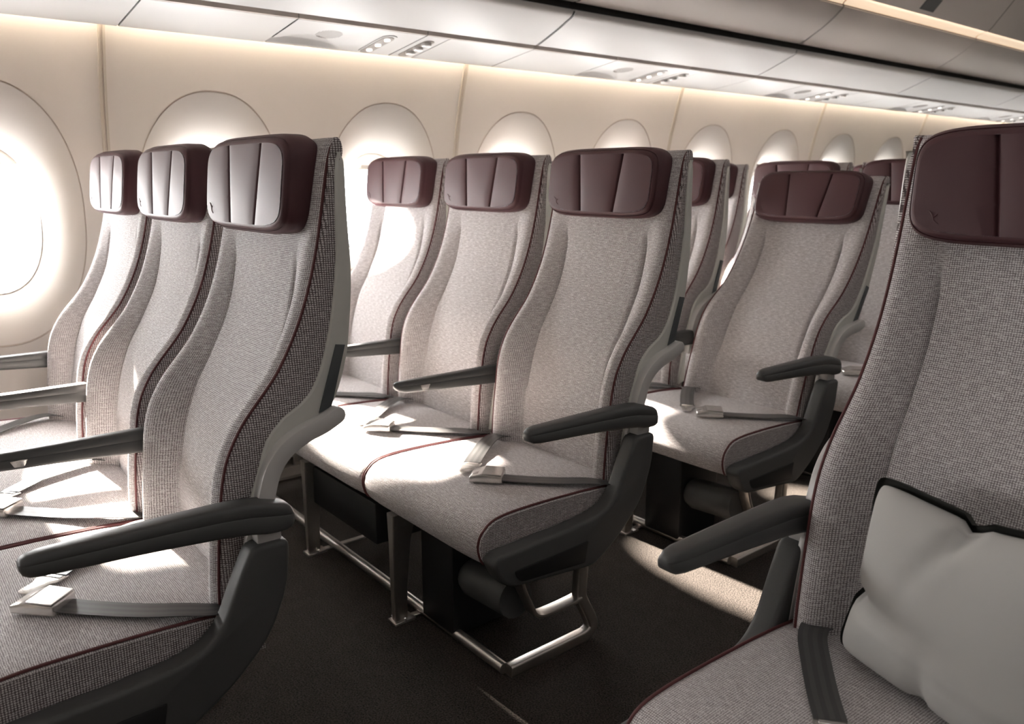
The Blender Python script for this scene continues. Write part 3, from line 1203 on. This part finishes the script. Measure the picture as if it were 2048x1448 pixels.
def mesh_strap(path, w):
    bm = bmesh.new()
    P = [Vector(p) for p in smooth_path(path, 7)]
    uvl = bm.loops.layers.uv.new('UVMap')
    rows = []
    nw = 12
    for i, p in enumerate(P):
        t = (P[min(i + 1, len(P) - 1)] - P[max(i - 1, 0)]).normalized()
        s = t.cross(Vector((0, 0, 1))).normalized()
        n = s.cross(t).normalized()
        rows.append([bm.verts.new(p + s * w * (j / nw - 0.5) + n * 0.0009) for j in range(nw + 1)] + [bm.verts.new(p + s * w * (j / nw - 0.5) - n * 0.0009) for j in range(nw, -1, -1)])
    n = len(rows[0])
    for a, b in zip(rows, rows[1:]):
        for i in range(n):
            f = bm.faces.new((a[i], a[(i + 1) % n], b[(i + 1) % n], b[i]))
            ids = (i, (i + 1) % n, (i + 1) % n, i)
            for l, q in zip(f.loops, ids):
                uu = q / nw if q <= nw else (2 * nw + 1 - q) / nw
                l[uvl].uv = (uu, 0)
    bm.faces.new(rows[0])
    bm.faces.new(rows[-1])
    return bm


def orient(bm, c, ang, tilt=0.0):
    bmesh.ops.transform(bm, matrix=Matrix.Translation(c) @ Matrix.Rotation(ang, 4, 'Z') @ Matrix.Rotation(tilt, 4, 'Y'), verts=bm.verts[:])


def mesh_buckle():
    """lift-lever buckle, long axis local +x towards its strap"""
    bm = bmesh.new()
    L, w = 0.080, 0.058
    body = rounded_poly([(-L / 2, 0.002), (L / 2, 0.002), (L / 2, 0.017), (-L * 0.1, 0.0195), (-L * 0.32, 0.0170), (-L / 2, 0.0135)], [0.002, 0.002, 0.003, 0.01, 0.01, 0.003], 3)
    slab(bm, [(x, z) for x, z in body], -w / 2, w / 2, 0.0025, 2, axis='Y')
    lid = rounded_poly([(-L * 0.40, 0.0135), (-L * 0.30, 0.0165), (-L * 0.1, 0.0215), (L * 0.48, 0.0200), (L * 0.48, 0.0185), (-L * 0.1, 0.0195), (-L * 0.3, 0.0145)], 0.001, 1)
    slab(bm, lid, -w / 2 + 0.001, w / 2 - 0.001, 0, 2, axis='Y')
    bmesh.ops.scale(bm, vec=(1, 1, 1.25), verts=bm.verts[:])
    orient(bm, Vector((0.070, 0.166, 0.411)), math.atan2(0.60, 0.66))
    return bm


def mesh_tongue():
    bm = bmesh.new()
    # flat plate with a slot at the strap end (+x) and a rounded nose
    out = rounded_poly([(-0.052, -0.014), (-0.010, -0.0175), (0.0, -0.025), (0.030, -0.025), (0.030, 0.025), (0.0, 0.025), (-0.010, 0.0175), (-0.052, 0.014)],
                       [0.012, 0.006, 0.006, 0.004, 0.004, 0.006, 0.006, 0.012], 4)
    slab(bm, out, 0.0, 0.0036, 0.001, 2, axis='Z')
    box(bm, 0.013, 0.021, -0.018, 0.018, 0.0032, 0.0052, 0.0008, 1)
    orient(bm, Vector((-0.030, 0.186, 0.4115)), math.atan2(0.76, -0.55), 0.04)
    return bm


STRAP_L = [(-0.196, 0.452, 0.394), (-0.186, 0.405, 0.412), (-0.165, 0.360, 0.418), (-0.125, 0.303, 0.419), (-0.080, 0.245, 0.416), (-0.046, 0.205, 0.4145)]
STRAP_R = [(0.094, 0.188, 0.4195), (0.118, 0.214, 0.417), (0.155, 0.255, 0.4145), (0.193, 0.300, 0.413), (0.222, 0.345, 0.411), (0.238, 0.385, 0.404), (0.238, 0.43, 0.392)]

SEAT_MESH = {}


def cached(key, build, m, **kw):
    if key not in SEAT_MESH:
        o = finish(key[0], build(), m, **kw)
        SEAT_MESH[key] = o.data
        bpy.data.objects.remove(o)
    return SEAT_MESH[key]


def link_part(name, me, parent, mtx=None):
    o = bpy.data.objects.new(name, me)
    SC.collection.objects.link(o)
    o.parent = parent
    if mtx is not None:
        o.matrix_local = mtx
    return o


def make_seat(label, loc, xl=-0.2585, xr=0.2585, aisle=0, inner_arm=-0.2585, recline=0.0, group=None):
    """aisle: +1 aisle armrest on +x, -1 on -x, 0 none"""
    root = empty('airline_seat', label, 'seat', loc, group)
    piv = Vector((0, 0.44, 0.42))
    T = Matrix.Translation(piv) @ Matrix.Rotation(-R(recline), 4, 'X') @ Matrix.Translation(-piv) if recline else None
    c = link_part('seat_cushion', cached(('seat_cushion', xl, xr), lambda: mesh_cushion(xl, xr), [M['cloth'], M['cloth_side']]), root)
    for x, s in ((xl, -1), (xr, 1)):
        link_part('piping', cached(('piping', x), lambda: mesh_tube(cushion_pipe(x - s * 0.001, s), 0.0027 if abs(x) < 0.25 else 0.0036, 8), M['pipe']), c)
    b = link_part('backrest', cached(('backrest',), mesh_backrest, [M['cloth'], M['cloth_side']], angle=55), root, T)
    for s in (-1, 1):
        link_part('piping', cached(('back_piping', s), lambda: mesh_tube(pipe_path(s), 0.0026, 8), M['pipe']), b)
    h = link_part('headrest', cached(('headrest',), mesh_headrest, M['leather'], angle=60), root, T)
    link_part('emblem', cached(('emblem',), mesh_emblem, M['leather']), h)
    sh = link_part('back_shell', cached(('back_shell',), mesh_shell, M['shell'], angle=40), root, T)
    for s in (-1, 1):
        link_part('tray_arm', cached(('tray_arm', s), lambda: mesh_tray_arm(s), M['slot']), sh)
        link_part('recline_bracket', cached(('recline_bracket', s), lambda: mesh_recline_bracket(s), M['bracket'], angle=28), root, T)
    sl = link_part('belt_strap', cached(('belt_strap', 'l'), lambda: mesh_strap(STRAP_L, 0.044), M['belt'], angle=60), root)
    tg = link_part('latch_tongue', cached(('latch_tongue',), mesh_tongue, M['chrome']), sl)
    tg['label'] = 'shiny metal latch tongue'
    sr = link_part('belt_strap', cached(('belt_strap', 'r'), lambda: mesh_strap(STRAP_R, 0.044), M['belt'], angle=60), root)
    bk = link_part('buckle', cached(('buckle',), mesh_buckle, M['chrome'], angle=30), sr)
    bk['label'] = 'shiny metal lift buckle'
    if inner_arm is not None:
        ar = link_part('armrest', cached(('armrest', inner_arm), lambda: mesh_armrest(inner_arm, 'inner'), M['dark_top'], angle=50), root)
        link_part('recline_button', cached(('recline_button', inner_arm), lambda: mesh_button(inner_arm), M['chrome']), ar)
    if aisle:
        link_part('armrest', cached(('armrest', 'aisle', aisle), lambda: mesh_armrest(aisle * 0.2695, 'aisle'), M['dark_top'], angle=50), root)
        sp = link_part('side_support', cached(('side_support', aisle), lambda: mesh_support(aisle), M['dark'], angle=50), root)
        link_part('cover_panel', cached(('cover_panel', aisle), lambda: mesh_support_cover(aisle), M['black']), sp)
        link_part('armrest_pivot', cached(('armrest_pivot', aisle), lambda: mesh_pivot(aisle), M['bracket']), root)
    return root


# ---- seat frame under a row of three
def make_frame(label, loc, s=1, bar=(-2.69, -1.300), posts=(-2.16, -1.655), leg_x=-1.290):
    root = empty('seat_frame', label, 'seat frame', loc, 'metal seat frames under the rows')
    ox = Vector((loc[0], 0, 0))

    def part(nm, fn, m, par=root, **kw):
        bm = bmesh.new()
        fn(bm)
        bmesh.ops.translate(bm, verts=bm.verts[:], vec=-ox)
        return finish(nm, bm, m, par, **kw)
    part('front_bar', lambda bm: sweep(bm, [(bar[0], 0.088, 0.0155), (bar[1], 0.088, 0.0155)], circ(0.0135, 14)), M['metal'])
    part('cross_tube', lambda bm: sweep(bm, [(bar[0], 0.30, 0.275), (bar[1], 0.30, 0.275)], circ(0.022, 12)), M['metal'])
    for px in posts:
        def post(bm):
            def rg(z, w, y0, y1):
                return [(px - w, y0, z), (px + w, y0, z), (px + w, y1, z), (px - w, y1, z)]
            loft(bm, [rg(0.0, 0.009, 0.005, 0.042), rg(0.10, 0.0095, 0.004, 0.045), rg(0.22, 0.012, 0.004, 0.056), rg(0.30, 0.017, 0.004, 0.075)])
            bmesh.ops.bevel(bm, geom=[e for e in bm.edges if abs(e.verts[0].co.z - e.verts[1].co.z) > 0.01], offset=0.002, segments=2, affect='EDGES')
            box(bm, px - 0.02, px + 0.02, -0.002, 0.06, 0.0, 0.006, 0.001, 1)
        p = part('leg', post, M['metal'])

        def bolts(bm):
            for dx, dy in ((-0.0155, 0.012), (0.0155, 0.03)):
                loft(bm, [[(px + dx + r_ * math.cos(q * math.pi / 3), dy + r_ * math.sin(q * math.pi / 3), z) for q in range(6)] for r_, z in ((0.005, 0.004), (0.005, 0.012), (0.003, 0.014))])
        part('foot_bolt', bolts, M['chrome'], p)
        part('foot_rail', lambda bm: box(bm, px - 0.009, px + 0.009, 0.055, 0.52, 0.0, 0.005, 0.001, 1), M['metal'])

        def strut(bm):
            sweep(bm, smooth_path([(px, 0.33, 0.27), (px, 0.35, 0.20), (px, 0.39, 0.11), (px, 0.455, 0.022)], 4), rrect(0.022, 0.030, 0.004, 2), up=(1, 0, 0))
            box(bm, px - 0.018, px + 0.018, 0.44, 0.50, 0.0, 0.022, 0.004, 2)
        st = part('rear_strut', strut, M['bracket'])

        def bolt(bm):
            for dy in (0.475, 0.495):
                loft(bm, [[(px + 0.012 * math.cos(q * math.pi / 5), dy + 0.010 * math.sin(q * math.pi / 5), z) for q in range(10)] for z in (0.020, 0.032)])
        part('floor_fitting', bolt, M['chrome'], st)
    # bent aisle leg: runner, kinked upright and step loop

    def leg(bm):
        outl = smooth_path([(0.092, 0.0135), (0.30, 0.0135), (0.338, 0.016), (0.356, 0.030), (0.352, 0.052), (0.330, 0.095), (0.315, 0.128), (0.316, 0.165), (0.322, 0.235)], 4)
        sweep(bm, [(leg_x, y, z) for y, z in outl], rrect(0.030, 0.027, 0.006, 3), up=(1, 0, 0))
        loop = smooth_path([(0.118, 0.245), (0.128, 0.21), (0.150, 0.162), (0.162, 0.138), (0.180, 0.126), (0.205, 0.1225), (0.26, 0.1225), (0.31, 0.125)], 4)
        sweep(bm, [(leg_x, y, z) for y, z in loop], rrect(0.010, 0.036, 0.003, 2), up=(1, 0, 0))
    part('aisle_leg', leg, M['metal'], angle=50)
    x0, x1 = posts[0] - 0.03, posts[1] - 0.12
    part('equipment_box', lambda bm: box(bm, x0, x1, 0.03, 0.20, 0.165, 0.283, 0.004, 2), M['black'])
    part('equipment_box', lambda bm: box(bm, posts[1] + 0.028, posts[1] + 0.17, 0.075, 0.26, 0.012, 0.285, 0.006, 2), M['black'])

    def can(bm):
        sweep(bm, [(posts[1] + 0.165, 0.13, 0.165), (posts[1] + 0.19, 0.13, 0.165), (posts[1] + 0.345, 0.13, 0.175)], circ(0.048, 18), scale=[0.8, 1, 1])
    part('canister', can, M['dark'])
    return root


SEAT_X = {'w': -2.566, 'm': -2.049, 'a': -1.532}
ROWS = [0.0, 0.947, 1.805, 2.662, 3.519, 4.376]
row_name = ['front row at the left edge', 'second row from the left edge', 'third row, behind the sharp middle row', 'fourth row, partly hidden', 'fifth row, far back', 'last row in view, far back']
seat_name = {'w': 'window seat', 'm': 'middle seat', 'a': 'aisle seat'}
special = {(0, 'w'): 'grey woven window seat of the front row, its headrest smallest beside the round window',
           (0, 'm'): 'grey woven middle seat of the front row, silvery ribbed headrest between its two neighbours',
           (0, 'a'): 'grey woven aisle seat of the front row, large in the left foreground with charcoal armrest',
           (1, 'w'): 'grey woven window seat of the second row with a round spotlit patch on its backrest',
           (1, 'm'): 'grey woven middle seat of the second row, sunlit cushion and armrest with light button',
           (1, 'a'): 'grey woven aisle seat in the middle of the picture, sunlit cushion above bent metal leg',
           (2, 'a'): 'grey woven reclined aisle seat of the third row, headrest lower than the others'}
for r, yo in enumerate(ROWS):
    for c in 'wma':
        lab = special.get((r, c), 'grey woven %s with burgundy headrest, %s' % (seat_name[c], row_name[r]))
        make_seat(lab, (SEAT_X[c], yo, 0), -0.2585, 0.246 if c == 'a' else 0.2585, aisle=1 if c == 'a' else 0,
                  recline=11.4 if (r, c) == (2, 'a') else 0, group='seats of the window block')
    make_frame('metal legs and floor bar under the ' + row_name[r], (SEAT_X['a'], yo, 0))
# centre block, across the aisle
CX, CY = -0.418, 0.722
make_seat('grey woven seat in the right foreground with a pillow, cut by the frame', (CX, CY, 0), -0.246, 0.2585, aisle=-1, inner_arm=0.2585, group='seats of the centre block')
make_frame('metal legs and floor bar under the right foreground seat', (CX, CY, 0), bar=(-0.648, 0.30), posts=(-0.05, 0.22), leg_x=-0.660)


# ================================================================== PILLOW
def make_pillow():
    root = empty('pillow', 'pale grey square pillow with dark edge leaning in the right foreground seat', 'pillow', (0, 0, 0))
    c0 = Vector((CX - 0.124, CY + 0.383, 0.409))          # bottom left corner
    ux = Vector((0.965, -0.26, -0.02)).normalized()
    uz = Vector((0.05, 0.10, 0.99))
    uz = (uz - ux * uz.dot(ux)).normalized()
    un = ux.cross(uz).normalized()                       # towards the camera side (-y)
    S, Hh = 0.36, 0.28
    n = 44

    def surf(u, v, sgn, grow=0.0):
        # outline: corners poke out, edges draw in, with creased notches
        a, b = u * 2 - 1, v * 2 - 1
        pin = 0.020
        x = (a - a * pin * 2 * (1 - b * b) * abs(a)) * (1 + grow)
        z = (b - b * pin * 2 * (1 - a * a) * abs(b)) * (1 + grow)

        rc = 1 - 0.05 * (abs(a) * abs(b)) ** 9
        x *= rc
        z = z * rc + (0.045 if sgn < 0 else 0)

        def notch(p, c, w):
            return math.exp(-((p - c) / w) ** 2)
        z -= 0.10 * notch(u, 0.44, 0.03) * sstep(0.80, 1.0, v)
        z += 0.10 * sstep(0.46, 0.75, u) * sstep(0.4, 1.0, v)
        x += 0.07 * notch(v, 0.40, 0.05) * (1 - sstep(0.0, 0.14, u))
        x -= 0.055 * (1 - sstep(0.0, 0.4, v)) * (1 - sstep(0, 0.5, u))
        z += 0.05 * notch(u, 0.40, 0.035) * (1 - sstep(0.0, 0.16, v))
        e = (max(0, (1 - abs(a) ** 2.6)) * max(0, (1 - abs(b) ** 2.6))) ** 0.52
        d = 0.062 * e
        d -= 0.024 * notch(v, 0.40, 0.045) * math.exp(-u / 0.22) * sstep(0, 0.03, u)
        d -= 0.018 * notch(v, 0.33, 0.03) * math.exp(-u / 0.16) * sstep(0, 0.03, u)
        d -= 0.022 * notch(u + (1 - v) * 0.35, 0.46, 0.035) * math.exp(-(1 - v) / 0.20) * sstep(0, 0.03, 1 - v)
        d -= 0.020 * notch(u - v * 0.12, 0.42, 0.03) * math.exp(-v / 0.18) * sstep(0, 0.03, v)
        d -= 0.010 * notch(v + u * 0.1, 0.28, 0.03) * math.exp(-(1 - u) / 0.3)
        return c0 + ux * (S / 2 + x * S / 2) + uz * (Hh / 2 + z * Hh / 2) + un * (sgn * d)
    off = c0
    root.location = off
    for nm, sgn, m, grow in (('front_cover', 1, M['pillow'], 0.0), ('back_cover', -1, M['pillow_back'], 0.03)):
        bm = bmesh.new()
        rows = []
        for j in range(n + 1):
            v = 0.5 - 0.5 * math.cos(math.pi * j / n)
            row = []
            for i in range(n + 1):
                u = 0.5 - 0.5 * math.cos(math.pi * i / n)
                p = surf(u, v, sgn, grow)
                if sgn < 0:
                    p = surf(u, v, -0.55, grow) - un * 0.003
                row.append(p - off)
            rows.append(row)
        loft(bm, rows, close=False)
        if sgn < 0:
            rows2 = [[Vector(p) + un * 0.006 for p in r_] for r_ in rows]
            rim = [rows[0], rows2[0]]
            loft(bm, [rows[0], rows2[0]], close=False)
            loft(bm, [rows[-1], rows2[-1]], close=False)
            loft(bm, [[r_[0] for r_ in rows], [r_[0] for r_ in rows2]], close=False)
            loft(bm, [[r_[-1] for r_ in rows], [r_[-1] for r_ in rows2]], close=False)
        bmesh.ops.remove_doubles(bm, verts=bm.verts[:], dist=1e-5)
        o = finish(nm, bm, m, root, angle=80)
        if sgn < 0:
            o['label'] = 'dark grey back of the pillow showing along its edge'


make_pillow()
